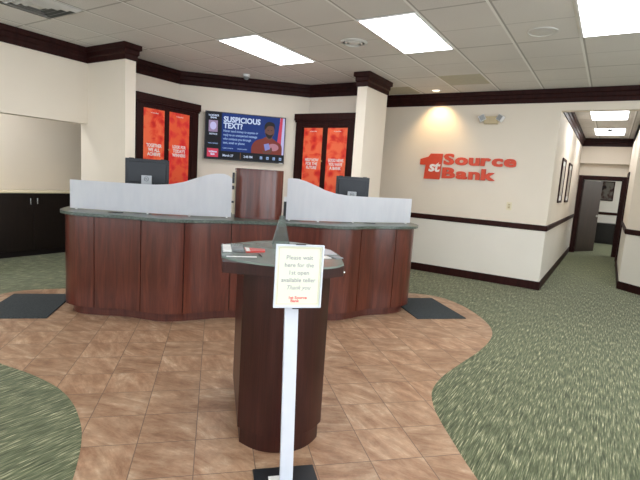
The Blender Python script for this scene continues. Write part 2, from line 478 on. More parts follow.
# assumed, unseen shop front: two glazed walls added to let daylight in
def glazed(name_w, x0, x1, y, n, axis):
    m = MB(); W = (x1 - x0) / n
    def b(u0, u1, z0, z1):
        if axis == 'x': m.box(u0, u1, y - .12, y, z0, z1)
        else: m.box(y, y + .12, u0, u1, z0, z1)
    b(x0, x1, 0, .35); b(x0, x1, 2.75, H)
    for i in range(n + 1):
        c = x0 + i * W; b(max(x0, c - .18), min(x1, c + .18), .35, 2.75)
    struct(m.build(name_w, 'wall'))
    for i in range(n):
        a0, a1 = x0 + i * W + .18, x0 + (i + 1) * W - .18
        f = MB(); 
        for (u0, u1, z0, z1) in ((a0, a0 + .05, .35, 2.75), (a1 - .05, a1, .35, 2.75), (a0 + .05, a1 - .05, .35, .40), (a0 + .05, a1 - .05, 2.70, 2.75), ((a0 + a1) / 2 - .02, (a0 + a1) / 2 + .02, .40, 2.70)):
            if axis == 'x': f.box(u0, u1, y - .09, y - .03, z0, z1)
            else: f.box(y + .03, y + .09, u0, u1, z0, z1)
        struct(f.build('assumed_window_frame_%s_%d' % (axis, i + 1), 'mahogany'))
glazed('wall_front', -7.98, 4.0, -3.0, 5, 'x')
glazed('wall_right', -3.0, 5.23, 4.0, 3, 'y')

# crown moulding, chair rail and baseboard
def crown(path, name, top=H):
    b = top - .195
    return struct(sweep(path, [(0, b), (.016, b), (.016, b + .062), (.030, b + .078), (.030, b + .125), (.052, b + .135), (.052, top), (0, top)], name, 'mahogany'))
# travel so that the room lies to the left
crown([(4.0, 5.23), (1.55, 7.68), (-7.98, 7.68)], 'trim_crown_logo_wall')
crown([(-3.23, 6.64), (-3.08, 6.64), (-3.08, 5.95), (-3.23, 5.95), (-3.23, 6.56), (-4.45, 6.56), (-5.95, 5.10), (-5.95, 3.86), (-5.33, 3.86), (-5.33, 3.71), (-6.15, 3.71), (-6.15, -3.0)], 'trim_crown_teller_wall')
crown([(.28, 8.95), (.28, 13.6)][::-1], 'trim_crown_hall_right', 2.9)
crown([(-.77, 13.42), (-.77, 7.83)], 'trim_crown_hall_left', 2.9)
crown([(.28, 13.42), (-.77, 13.42)], 'trim_crown_hall_end', 2.9)
def rail(path, name): return struct(sweep(path, [(0, RAIL0), (.014, RAIL0), (.024, RAIL0 + .015), (.024, RAIL1 - .012), (.016, RAIL1), (0, RAIL1)], name, 'mahogany'))
def base(path, name): return struct(sweep(path, [(0, 0), (.018, 0), (.018, .115), (.012, .128), (0, .128)], name, 'mahogany'))
P1 = [(-.77, 13.58), (-.77, 7.68), (-7.98, 7.68)]
rail(P1, 'trim_chair_rail_logo_wall'); base(P1, 'baseboard_logo_wall')
P2 = [(4.0, 5.23), (.28, 8.95), (.28, 11.78)]
rail(P2, 'trim_chair_rail_right'); base(P2, 'baseboard_right')
base([(-3.08, 6.64), (-3.08, 5.95), (-3.23, 5.95), (-3.23, 6.56)], 'baseboard_right_pier')
base([(-5.95, 3.86), (-5.33, 3.86), (-5.33, 3.71), (-6.31, 3.71)], 'baseboard_left_pier')
rail([(2.4, 17.5), (-2.4, 17.5)], 'trim_chair_rail_far_room')

# hall end doorway: casing and the open leaf
m = MB(); m.box(-.755, -.66, 13.575, 13.6, 0, 1.995).box(.20, .275, 13.575, 13.6, 0, 1.995).box(-.66, .20, 13.575, 13.6, 1.91, 1.995)
m.box(-.66, -.64, 13.6, 13.75, 0, 1.91).box(.18, .20, 13.6, 13.75, 0, 1.91).box(-.64, .18, 13.6, 13.75, 1.89, 1.91)
struct(m.build('door_1', 'mahogany', bevel=.003))
d = thing('open_door', 'dark wooden door standing ajar at the far end of the hallway', 'door', (-.63, 13.77, 0), math.radians(60))
MB().box(0, .80, 0, .045, .01, 1.885).build('door_leaf', 'door_wood', d, bevel=.003)
hd = MB(); hd.lathe([(.028, 0), (.028, .008)], 20, mat=Matrix.Translation((.735, 0, .96)) @ Matrix.Rotation(PI / 2, 4, 'X'))
hd.box(.63, .745, -.055, -.040, .945, .972); hd.lathe([(.010, .0), (.010, .05)], 12, mat=Matrix.Translation((.735, 0, .96)) @ Matrix.Rotation(PI / 2, 4, 'X'))
hd = hd.build('door_handle', 'steel', d); hd['label'] = 'steel lever handle'
# side door on the right of the hall
m = MB(); m.box(.255, .28, 11.80, 11.89, 0, 2.04).box(.255, .28, 12.72, 12.81, 0, 2.04).box(.255, .28, 11.89, 12.72, 1.95, 2.04)
struct(m.build('door_2_casing', 'mahogany', bevel=.003))
struct(MB().box(.268, .28, 11.89, 12.72, .01, 1.95).build('door_2', 'mahogany'))

# far room
c = thing('low_cabinet', 'low black cabinet seen through the doorway at the end of the hallway', 'cabinet', (0, 17.3, 0))
MB().box(-1.2, 1.6, -.2, .19, .05, .62).box(-1.18, 1.58, -.16, .19, 0, .05).build('cabinet_body', 'black_wood', c)
MB().box(-1.22, 1.62, -.22, .195, .62, .65).build('cabinet_top', 'black_wood', c, bevel=.004)
for k in range(4):
    dd = MB().box(-1.18 + .7 * k, -.52 + .7 * k, -.222, -.2, .08, .60).build('cabinet_door', 'black_wood', c, bevel=.003)
def framed(name, label, w, h, loc, rz, artm, fw=.022, group=None, mount=False):
    o = thing(name, label, 'picture', loc, rz, group)
    f = MB()
    f.box(-w / 2, -w / 2 + fw, -.022, 0, -h / 2, h / 2).box(w / 2 - fw, w / 2, -.022, 0, -h / 2, h / 2)
    f.box(-w / 2 + fw, w / 2 - fw, -.022, 0, h / 2 - fw, h / 2).box(-w / 2 + fw, w / 2 - fw, -.022, 0, -h / 2, -h / 2 + fw)
    f.build('picture_frame', 'mahogany', o, bevel=.002)
    MB().box(-w / 2 + fw, w / 2 - fw, -.010, 0, -h / 2 + fw, h / 2 - fw).build('mount_board', 'paper' if mount else artm, o)
    if mount: MB().box(-w / 2 + fw + .07, w / 2 - fw - .07, -.012, -.010, -h / 2 + fw + .08, h / 2 - fw - .08).build('print', artm, o)
    return o
framed('framed_picture', 'dark framed picture on the white wall beyond the open hallway door', .40, .62, (-.14, 17.497, 1.67), 0, 'artdark', .03)
framed('framed_picture', 'framed picture on the left hallway wall, nearer to the lobby corner', .62, .76, (-.768, 9.08, 1.71), PI / 2, 'artsepia', .04, mount=True)
framed('framed_picture', 'framed picture on the left hallway wall, nearer to the open door', .72, .77, (-.768, 10.53, 1.71), PI / 2, 'artsepia', .04, mount=True)

# ------------------------------------------------------------------ ceiling fixtures
def troffer(i, j, label, z=H, lamp='lamp', w=G, l=2 * G, x=None, y=None, group='flat lit ceiling panels'):
    x = GX + i * G if x is None else x; y = GY + j * G if y is None else y
    o = thing('ceiling_light', label, 'ceiling light', (x + w / 2, y + l / 2, z), 0, group)
    f = MB(); W, L, b = w / 2 - .006, l / 2 - .006, .02
    f.box(-W, -W + b, -L, L, -.008, 0).box(W - b, W, -L, L, -.008, 0).box(-W + b, W - b, -L, -L + b, -.008, 0).box(-W + b, W - b, L - b, L, -.008, 0)
    f.build('light_frame', 'white', o)
    MB().box(-W + b, W - b, -L + b, L - b, -.006, 0).build('diffuser', lamp, o)
troffer(-1, 0, 'long lit ceiling panel above the television wall, leftmost of the ceiling lights')
troffer(2, 0, 'lit ceiling panel above the right half of the teller counter')
troffer(5, 0, 'large lit ceiling panel cut by the top right edge of the photo')
for i, j in ((-4, -6), (-1, -10), (2, -10), (5, -6), (8, 0), (8, -6)):  # assumed panels out of view, added to light the lobby
    troffer(i, j, 'unseen lit ceiling panel added behind the camera to light the room', group='unseen ceiling panels added for light')
troffer(5, 0, 'lit hallway ceiling panel nearer to the lobby', 2.9, 'lamp_hall', .60, 1.22, -.50, 8.95, 'hallway ceiling panels')
troffer(5, 0, 'lit hallway ceiling panel nearer to the far door, with the round detector before it', 2.9, 'lamp_hall', .60, 1.22, -.50, 11.40, 'hallway ceiling panels')

troffer(0, 0, 'unseen lit panel added to brighten the recess with the low cabinets, hidden by the header', x=-7.5, y=2.2, group='unseen ceiling panels added for light')  # panel added out of sight to brighten the dark recess
# square louvred diffuser
o = thing('ceiling_vent', 'square grey louvred air diffuser in the ceiling at the upper left', 'vent', (GX - 2.5 * G, GY - 2.5 * G, H))
MB().box(-.29, .29, -.29, .29, -.003, 0).build('vent_plate', 'black_gap', o)
for k, (r, z) in enumerate(((.295, 0), (.235, .0), (.175, .0), (.115, .0))):
    f = MB(); r2 = r - .042; zz = -.030 + 0 * k
    vs = [(-r, -r, -.004), (r, -r, -.004), (r, r, -.004), (-r, r, -.004), (-r2, -r2, zz), (r2, -r2, zz), (r2, r2, zz), (-r2, r2, zz),
          (-r2 + .004, -r2 + .004, zz), (r2 - .004, -r2 + .004, zz), (r2 - .004, r2 - .004, zz), (-r2 + .004, r2 - .004, zz)]
    fs = []
    for q in range(4):
        q2 = (q + 1) % 4; fs.append((q, q2, 4 + q2, 4 + q)); fs.append((4 + q, 4 + q2, 8 + q2, 8 + q))
    f.add(vs, fs); f.build('louver', 'vent', o)
MB().box(-.055, .055, -.055, .055, -.025, -.004).build('vent_centre', 'vent', o)
# round diffuser
o = thing('round_ceiling_vent', 'round ringed ceiling vent left of the middle light panel', 'vent', (-2.62, 4.66, H))
MB().lathe([(.150, 0), (.150, -.006), (.128, -.016), (.122, -.010), (.122, 0)], 48).build('outer_ring', 'vent', o)
MB().lathe([(.100, 0), (.100, -.014), (.084, -.022), (.080, -.012), (.080, 0)], 48).build('inner_ring', 'vent', o)
MB().lathe([(.055, 0), (.055, -.016), (.03, -.022), (.0, -.022)], 32).build('vent_centre', 'vent', o)
o = thing('ceiling_speaker', 'plain round ceiling speaker left of the top right light panel', 'speaker', (-.745, 4.95, H))
MB().lathe([(.135, 0), (.135, -.006), (.122, -.010), (.118, -.006), (.118, 0)], 48).build('speaker_ring', 'vent', o)
MB().lathe([(.117, 0), (.117, -.005), (.06, -.008), (0, -.008)], 40).build('speaker_grille', 'vent', o)
o = thing('smoke_detector', 'round smoke detector on the hallway ceiling', 'smoke detector', (-.19, 11.55, 2.893))
MB().lathe([(.085, 0), (.085, -.012), (.07, -.03), (0, -.032)], 36).build('detector_body', 'grey_card', o)
MB().lathe([(.03, -.032), (.03, -.045), (.02, -.05), (0, -.05)], 20).build('detector_cap', 'black_gap', o)
o = thing('dome_camera', 'small white dome camera on the ceiling above the television', 'camera', (-5.00, 5.58, H))
MB().lathe([(.055, 0), (.055, -.025), (.050, -.035), (0, -.035)], 28).build('camera_base', 'white', o)
MB().lathe([(.042, -.035), (.040, -.055), (.028, -.072), (.012, -.08), (0, -.081)], 28).build('camera_dome', 'grey_card', o)
def grille(x0, x1, y0, y1, label):
    o = thing('return_grille', label, 'vent', ((x0 + x1) / 2, (y0 + y1) / 2, H), 0, 'khaki return air panels')
    w, l = (x1 - x0) / 2, (y1 - y0) / 2
    MB().box(-w, w, -l, l, -.004, 0).build('grille_panel', 'grille', o)
    f = MB(); 
    for a in range(14):
        yy = -l + (a + .5) * 2 * l / 14; f.box(-w + .02, w - .02, yy - .005, yy + .005, -.008, -.004)
    f.build('grille_slats', 'grille', o)
grille(GX + 2 * G + .02, GX + 3 * G - .02, GY + 4 * G - .01, GY + 5 * G - .02, 'khaki return air panel in the ceiling above the wall logo')
grille(GX + .03, GX + 1 * G - .02, GY + 4.9 * G, GY + 5.75 * G, 'khaki return air panel in the ceiling beside the right pier')
o = thing('recessed_downlight', 'small warm recessed downlight in the ceiling shining on the logo wall', 'ceiling light', (-2.58, 7.38, H))
MB().lathe([(.085, 0), (.085, -.006), (.066, -.010), (.062, -.003), (.062, 0)], 36).build('trim_ring', 'white', o)
MB().lathe([(.060, 0), (.060, -.002), (0, -.002)], 32).build('bulb', 'warm', o)

# ------------------------------------------------------------------ logo wall
WY = 7.68
sg = thing('wall_logo_sign', 'red raised bank logo letters mounted on the cream wall', 'sign', (-2.06, WY, 1.8))
def rel(x, z): return (x + 2.06, z - 1.8)
num = [rel(*q) for q in ((-2.455, 2.02), (-2.66, 2.02), (-2.70, 1.965), (-2.835, 1.925), (-2.835, 1.83), (-2.735, 1.83), (-2.75, 1.595), (-2.475, 1.595))]
MB().prism_y(num, -.03, -.008).build('numeral', 'red_letter', sg, bevel=.003)
tm = MB(); text(tm, 'st', .245, face(-2.588 + 2.06, -.0322, 1.80 - 1.8), 0, .03, 1.12, .001, shear=.15, spacing=.92)
stp = tm.build('white_st', 'white_text', sg); stp['label'] = 'white letters st on the red numeral'
BO = .028
def word(w, x0, x1, z, size, tight):
    # lay the letters out at their natural widths, then stretch the word to fit
    ws = []
    for ch in w:
        t = MB(); text(t, ch, size, Matrix.Identity(4), 0, BO)
        xs = [v[0] for v in t.v]; ws.append((min(xs), max(xs)))
    tot = sum(b - a for a, b in ws) + tight * (len(w) - 1)
    k = (x1 - x0) / tot; x = x0
    for ch, (a, b) in zip(w, ws):
        t = MB()
        for q, (dx, dz) in enumerate(((-.008, -.003), (.008, -.003), (0, 0), (-.008, .003), (.008, .003))):
            text(t, ch, size, Matrix.Translation((x - a * k + dx, -.022 - .0003 * q, z + dz)) @ Matrix.Rotation(PI / 2, 4, 'X') @ Matrix.Diagonal((k, 1, 1, 1)), 0, BO, 1.0, .008)
        t.build('letter', 'red_letter', sg)
        x += (b - a) * k + tight * k
word('Source', -2.425 + 2.06, -1.30 + 2.06, 1.925 - 1.8, .235, .018)
word('Bank', -2.43 + 2.06, -1.588 + 2.06, 1.70 - 1.8, .235, .018)

o = thing('light_switch', 'ivory light switch plate on the wall below the logo', 'switch', (-1.33, WY, 1.245))
MB().box(-.04, .04, -.007, 0, -.062, .062).build('switch_plate', 'ivory', o, bevel=.003)
MB().box(-.016, .016, -.010, -.007, -.034, .034, 1).box(-.006, .006, -.018, -.010, -.004, .014).build('switch_toggle', ['ivory', 'beige_box'], o)

o = thing('emergency_light', 'beige emergency light with two square lamps high on the logo wall', 'emergency light', (-1.735, WY, 2.56))
MB().box(-.105, .105, -.075, 0, -.060, .055).build('housing', 'beige_box', o, bevel=.006)
for sx in (-1, 1):
    Mx = Matrix.Translation((sx * .140, -.06, .025)) @ Matrix.Rotation(sx * .55, 4, 'Y') @ Matrix.Rotation(-sx * .35, 4, 'Z')
    lh = MB().box(-.048, .048, -.035, .03, -.048, .048, mat=Mx).build('lamp_head', 'white', o, bevel=.006)
    MB().box(-.038, .038, -.039, -.035, -.038, .038, mat=Mx).build('lens', 'silver', lh)

# ------------------------------------------------------------------ double doors with posters
def tall_cabinet(label, x0, x1, loc, rz, cut, D=.24):
    """local x along wall, -y into the room; back corner cut where the wall turns"""
    o = thing('tall_cabinet', label, 'cabinet', loc, rz)
    a, b = x0 + .025, x1 - .025
    foot = [(a, -D), (b, -D), (b, -.002), (a, -.002)]
    if cut > 0: foot = [(a, -D), (b, -D), (b, -D + .02), (b - .225, -.002), (a, -.002)]
    if cut < 0: foot = [(a, -D), (b, -D), (b, -.002), (a + .225, -.002), (a, -D + .02)]
    MB().prism(foot, .0, 2.40).build('cabinet_body', 'mahogany', o)
    f = MB()
    f.box(a, a + .055, -D - .02, -D, 0, 2.40).box(b - .055, b, -D - .02, -D, 0, 2.40)
    f.build('door_frame', 'mahogany', o, bevel=.003)
    hx0, hx1 = x0, x1
    MB().box(hx0, hx1, -D - .045, -D + .0, 2.405, 2.51).box(hx0 + .01, hx1 - .01, -D - .03, -D, 2.375, 2.405).build('header', 'mahogany', o, bevel=.004)
    mid = (x0 + x1) / 2
    for p, q in ((a + .055, mid - .003), (mid + .003, b - .055)):
        w = .07
        lf = MB(); lf.box(p, p + w, -D - .016, -D, .01, 2.37).box(q - w, q, -D - .016, -D, .01, 2.37).box(p + w, q - w, -D - .016, -D, 2.31, 2.37).box(p + w, q - w, -D - .016, -D, .01, .22)
        lf.box(p + w, q - w, -D - .006, -D, .22, 2.31)
        lf = lf.build('door_leaf', 'mahogany', o, bevel=.003)
        if q > mid: continue
        kx = q - .012
        MB().lathe([(.004, 0), (.010, .008), (.014, .02), (.008, .026), (0, .027)], 16, mat=Matrix.Translation((kx, -D - .016, 1.76)) @ Matrix.Rotation(PI / 2, 4, 'X')).build('door_knob', 'brass', lf)
    return o
tall_cabinet('tall dark wood cabinet with two red posters on its doors, left of the television', 4.12 - 4.70, 5.30 - 4.70, (-5.95, 4.70, 0), PI / 2, 1)
tall_cabinet('tall dark wood cabinet with two red posters on its doors, right of the television', -4.58 + 4.02, -3.41 + 4.02, (-4.02, 6.56, 0), 0, -1, .19)
def poster(w, ztop, zbot, ztxt, lines, loc, rz, mat, label):
    m = MB(); m.box(-w / 2, w / 2, -.002, 0, zbot, ztop, 0)
    for k, ln in enumerate(lines):
        text(m, ln, .066, face(0, -.0025, ztxt + (1 - k) * .062), 1, .035, .86 * min(1, 7.2 / len(ln)), .0003)
    text(m, '1st Source Bank', .026, face(0, -.0025, ztop - .055), 1, .02, .8, .0003)
    o = m.build('poster', [mat, 'white_text']); tag(o, label, 'poster', 'red posters on the tall cabinet doors', loc, rz)
XP = -5.95 + .2575; YP = 6.56 - .2075
poster(.36, 2.315, .95, 1.735, ('TOGETHER', 'WE ALL', 'ACHIEVE'), (XP, 4.435, 0), PI / 2, 'poster0', 'orange red poster reading TOGETHER WE ALL ACHIEVE, left of the pair beside the television')
poster(.385, 2.32, .95, 1.75, ('LOOK FOR', "TODAY'S", 'WINNERS'), (XP, 4.895, 0), PI / 2, 'poster1', 'bright red poster reading LOOK FOR TODAY\'S WINNERS on the left tall cabinet')
poster(.36, 2.285, .95, 1.71, ('HELP NOW', 'FOR THE', 'FUTURE'), (-4.205, YP, 0), 0, 'poster2', 'orange red poster ending in FUTURE on the right tall cabinet')
poster(.36, 2.285, .95, 1.715, ('GOOD NEWS', 'YOU HAVE', 'A BANK'), (-3.75, YP, 0), 0, 'poster3', 'orange red poster ending in A BANK on the right tall cabinet')

# ------------------------------------------------------------------ television
tx, ty = dg(.45 - K0, 7.78)
tv = thing('television', 'wide wall mounted television showing a blue SUSPICIOUS TEXT notice', 'television', (tx, ty, 2.055), PI / 4)
MB().box(-.25, .25, -.04, 0, -.18, .18).build('wall_bracket', 'black', tv)
MB().box(-.645, .645, -.085, -.04, -.375, .375).build('tv_body', 'black', tv, bevel=.006)
sc = MB(); y = -.0862
def R_(x0, x1, z0, z1, mi, d=0): sc.box(x0, x1, y - .0004 * (d + 1), y - .0004 * d, z0, z1, mi)
TVM = ['tv_navy', 'tv_blue', 'tv_black', 'tv_white', 'tv_text', 'tv_red', 'tv_pink', 'tv_face', 'tv_hair', 'tv_shirt', 'tv_photo', 'tv_violet', 'tv_lilac', 'tv_gold']
R_(-.63, .63, -.36, .36, 0)
R_(-.38, .63, -.24, .36, 1, 1)                       # blue field
R_(-.63, -.40, -.36, .36, 2, 1)                      # black side column
R_(-.40, .63, -.36, -.235, 2, 2)                     # bottom bar
R_(-.60, -.425, -.34, -.205, 5, 2)                   # red logo tile
R_(-.585, -.445, .055, .235, 10, 2)                  # portrait
sc.prism_y([(-.515 + .05 * math.cos(a), .15 + .062 * math.sin(a)) for a in [k * PI / 8 for k in range(16)]], y - .0016, y - .0012, 12)
def T(s, x, z, size, mi, bold=.02, sx=1.0, al='LEFT'): text(sc, s, size, face(x, y - .0022, z), mi, bold, sx, .0002, al)
T('1st SOURCE', -.512, .312, .036, 3, .04, .85, 'CENTER'); T('BANK', -.512, .275, .036, 3, .04, 1.0, 'CENTER')
T('NOTICE', -.512, .02, .034, 3, .03, 1, 'CENTER'); T('WEB & MOBILE', -.512, -.125, .026, 4, .02, .9, 'CENTER')
T('1st Source', -.512, -.255, .040, 3, .05, .75, 'CENTER'); T('Bank', -.512, -.295, .040, 3, .05, .8, 'CENTER')
T('SUSPICIOUS', -.355, .262, .118, 3, .035, .93); T('TEXT?', -.355, .165, .118, 3, .035, .93)
for k, ln in enumerate(('Never send money to anyone or', 'reply to an unexpected message', 'who contacts you through', 'text, email or phone')):
    T(ln, -.355, .085 - k * .062, .052, 4, .025, .80)
T('Learn more', -.355, -.185, .034, 4, .02, 1); T('1stsource.com', -.13, -.185, .034, 4, .02, .8)
T('March 27', -.355, -.305, .052, 3, .02, .85); T('2:48 PM', -.02, -.305, .052, 3, .02, .85)
R_(-.075, -.068, -.35, -.245, 13, 3)
def poly(pts, mi, d): sc.prism_y(pts, y - .0004 * (d + 1), y - .0004 * d, mi)
# man in a red-orange shirt looking at a phone, pale streak behind
poly([(.55, .36), (.63, .36), (.63, -.235), (.535, -.235)], 12, 2); poly([(.555, .36), (.595, .36), (.575, -.235), (.50, -.235)], 5, 3)
poly(spline([(.10, -.235), (.105, -.12), (.17, -.03), (.28, .01), (.33, .04), (.42, .03), (.50, -.02), (.59, -.08), (.60, -.235)], 4), 9, 4)
poly([(.335, .02), (.335, .09), (.425, .09), (.435, .02), (.385, -.01)], 7, 5)
poly([(.385 + .078 * math.cos(a), .135 + .108 * math.sin(a)) for a in [k * PI / 12 for k in range(24)]], 7, 6)
poly(spline([(.300, .15), (.30, .22), (.34, .275), (.40, .285), (.455, .262), (.472, .20), (.468, .16), (.445, .215), (.36, .215), (.325, .17)], 3), 8, 7)
poly(spline([(.312, .11), (.33, .06), (.37, .02), (.41, .025), (.44, .075), (.445, .10), (.42, .08), (.38, .075), (.345, .09)], 3), 8, 7)
poly([(.35, .145), (.372, .145), (.372, .155), (.35, .155)], 8, 8); poly([(.405, .145), (.427, .145), (.427, .155), (.405, .155)], 8, 8)
poly([(.455 + .09 * math.cos(a), -.12 + .06 * math.sin(a)) for a in [k * PI / 8 for k in range(16)]], 6, 6)
poly([(.30, -.08), (.38, -.06), (.405, -.15), (.325, -.185)], 11, 8); poly(spline([(.27, -.15), (.31, -.19), (.38, -.18), (.42, -.12), (.44, -.17), (.40, -.225), (.30, -.225)], 3), 7, 7)
for k in range(4):
    xx = .245 + k * .105; R_(xx, xx + .04, -.325, -.28, 4, 3); R_(xx + .012, xx + .028, -.312, -.30, 2, 4)
sc.build('screen', TVM, tv)
MB().box(.56, .625, -.0875, -.085, -.3735, -.362).build('logo_tab', 'silver', tv)

# ------------------------------------------------------------------ left cabinets
# front plane x = -7.46, facing +x
for k, (y0, y1) in enumerate(((3.63 - .95, 3.63 + .95), (3.63 - 2.85 - .004, 3.63 - .954))):
    cx = (y0 + y1) / 2; w = (y1 - y0) / 2
    c = thing('storage_cabinet', ('espresso low cabinet with two bright bar handles against the left recess wall', 'espresso low cabinet further left along the recess wall')[k], 'cabinet', (-7.72, cx, 0), PI / 2)
    MB().box(-w, w, -.24, .24, .09, .975).build('cabinet_body', 'espresso', c)
    MB().box(-w, w, -.20, .24, 0, .09).build('toe_kick', 'core', c)
    for sx in (-1, 1):
        a, b = (-w + .004, -.003) if sx < 0 else (.003, w - .004)
        dd = MB().box(a, b, -.26, -.24, .10, .97).build('cabinet_door', 'espresso', c, bevel=.003)
        hx = -.05 if sx < 0 else .05
        hh = MB(); hh.lathe([(.0055, -.045), (.0055, .045)], 12, mat=Matrix.Translation((hx, -.282, .855)))
        for zz in (-.035, .035): hh.lathe([(.004, 0), (.004, .022)], 10, mat=Matrix.Translation((hx, -.26, .855 + zz)) @ Matrix.Rotation(PI / 2, 4, 'X'))
        hh = hh.build('handle', 'chrome', dd); hh['label'] = 'bright chrome bar handle'
o = MB().box(-7.97, -7.44, .75, 4.62, .975, .993).build('cabinet_worktop', 'ivory', bevel=.003)
tag(o, 'pale laminate worktop running along the low espresso cabinets at the left', 'worktop')
# low bench at the very left edge
bn = thing('wooden_bench', 'red brown wooden bench whose foot just shows at the left edge of the photo', 'bench', (-6.65, 1.9, 0), PI / 2)
for xx in (-.55, .62): 
    MB().box(xx - .035, xx + .035, -.22, .2, 0, .14).box(xx - .03, xx + .03, -.05, .05, .14, .42).build('leg', 'cherry_plinth', bn, bevel=.004)
MB().box(-.70, .62, -.2, .2, .42, .46).build('seat', 'cherry_plinth', bn, bevel=.006)

# ------------------------------------------------------------------ teller counter
T0 = 4.5
CK = .035
cx_, cy_ = dg(CK, T0)
ct = thing('teller_counter', 'long curved cherry wood teller counter with green stone top', 'counter', (cx_, cy_, 0), PI / 4)
half = [(0, 4.60), (.22, 4.59), (.46, 4.55), (.66, 4.49), (.82, 4.470), (.96, 4.495), (1.09, 4.56), (1.27, 4.645), (1.52, 4.695), (1.72, 4.77), (1.835, 4.90), (1.875, 5.10), (1.88, 5.46)]
ctl = [(-a, b - T0) for a, b in half[::-1]] + [(a, b - T0) for a, b in half[1:]]
CP = spline(ctl, 12)            # travels +x, so left of travel is +y (away from the public)
back = [(CP[-1][0], .96), (CP[0][0], .96)]
def closed(off): 
    p = offset(CP, off); return p
ins = closed(.019)
MB().prism(ins, .10, .993, 0, True).build('counter_core', 'core', ct)
pl = [(-1.80, 5.46 - T0)] + closed(.07)[16:-16] + [(1.80, 5.46 - T0)]
MB().prism(pl, 0, .10, 0, True).build('plinth', 'cherry_plinth', ct)
seams = [-1.53, -1.09, -.69, -.25, .20, 1.09, 1.54]
edges = [-9] + seams + [9]
for a, b in zip(edges[:-1], edges[1:]):
    seg = []
    n = len(CP)
    for i in range(n - 1):
        x0, x1 = CP[i][0], CP[i + 1][0]
        def lerp(t): return (x0 + (x1 - x0) * t, CP[i][1] + (CP[i + 1][1] - CP[i][1]) * t)
        if a + .004 <= x0 <= b - .004 or (a < -8 and x0 <= b - .004) or (b > 8 and x0 >= a + .004): seg.append(CP[i])
        for lim in (a + .004, b - .004):
            if x0 < lim < x1: seg.append(lerp((lim - x0) / (x1 - x0)))
    if b > 8: seg.append(CP[-1])
    seg2 = []
    for q in seg:
        if not seg2 or math.hypot(q[0] - seg2[-1][0], q[1] - seg2[-1][1]) > 1e-4: seg2.append(q)
    MB().ribbon(seg2, 0, .017, .10, .985).build('front_panel', 'cherry', ct)
tp = closed(-.042)
MB().prism(tp, .993, 1.022, 0, True).build('counter_top', 'stone', ct, bevel=.006, seg=3)
MB().box(-1.9, 1.9, .97, 1.60, .955, .985).build('worktop', 'ivory', ct, bevel=.004)
for q in (-1.885, 0, 1.885): MB().box(q - .015, q + .015, .97, 1.58, 0, .955).build('desk_panel', 'cherry_plinth', ct)
# wood tower in the middle
tw = thing('counter_tower', 'curved cherry wood box standing on the middle of the teller counter', 'box', (*dg(.455 - K0, 4.86), 1.022), PI / 4)
fr = spline([(-.245, .02), (-.16, -.045), (0, -.078), (.16, -.05), (.245, .015)], 8)
MB().ribbon(fr, 0, .02, 0, .50).build('curved_front', 'cherry', tw)
MB().box(-.245, -.225, .022, .34, 0, .49).box(.225, .245, .022, .34, 0, .49).build('side_panels', 'cherry', tw)
MB().prism(fr + [(.248, .345), (-.248, .345)], .495, .515).build('top_cap', 'cherry_plinth', tw, bevel=.003)
MB().box(-.225, .225, .10, .32, .24, .255).build('shelf', 'core', tw)
br = MB().box(-.272, -.247, .06, .12, .03, .47).build('side_bracket', 'ivory', tw)
for q, hgt in ((.355, .11), (.29, .04), (.15, .02)): MB().box(-.285, -.262, .04, .058, q, q + hgt).build('clip', 'black', br)
o = MB().box(-.03, .03, -.012, .012, 0, .022).box(-.022, .022, -.006, .006, .022, .235).box(-.024, .024, -.010, .010, .195, .245, 1).build('card_stand', ['black', 'white'], bevel=.002)
tag(o, 'slim black stand with pale top on the counter, right of the wood tower', 'stand', None, (*dg(.738 - K0, 4.86), 1.0225), PI / 4)

# frosted glass screens
def screen(sgn, label):
    g = thing('frosted_screen', label, 'screen', (cx_, cy_, 1.022), PI / 4, 'frosted glass privacy screens')
    e_ = -1.835 if sgn < 0 else -1.84
    d_ = .06 if sgn > 0 else 0
    pts = [(e_, 5.05), (-1.4, 4.92), (-.9, 4.80), (-.55, 4.77), (-.255 - d_, 4.79)]
    p = spline([(a, b - T0) for a, b in pts], 14)
    zs = [(-1.9, 1.315), (-1.2, 1.315), (-1.0, 1.318), (-.85, 1.333), (-.72, 1.365), (-.60, 1.412), (-.50, 1.448), (-.42, 1.466), (-.34, 1.468), (-.30, 1.458), (-.27, 1.44), (-.25, 1.415)]
    def zt(x):
        for (a, za), (b, zb) in zip(zs[:-1], zs[1:]):
            if a <= x <= b: t = (x - a) / (b - a); t = t * t * (3 - 2 * t) if False else t; return za + (zb - za) * t
        return zs[-1][1]
    if sgn > 0: q = [(-a, b) for a, b in p][::-1]
    else: q = p
    xs = [a for a, b in q]
    MB().ribbon(q, 0, .010, .010, lambda i: zt(-abs(xs[i])) - 1.022).build('glass_pane', 'frosted', g)
    L = len(q)
    for f in (.06, .42, .66, .93):
        i = min(L - 1, int(f * L)) if sgn < 0 else min(L - 1, int((1 - f) * L))
        MB().box(-.009, .009, -.010, .020, 0, .026, mat=Matrix.Translation((q[i][0], q[i][1], 0))).build('glass_clamp', 'white', g, bevel=.002)
    return g
screen(-1, 'frosted glass screen on the left half of the teller counter')
screen(1, 'frosted glass screen on the right half of the teller counter')

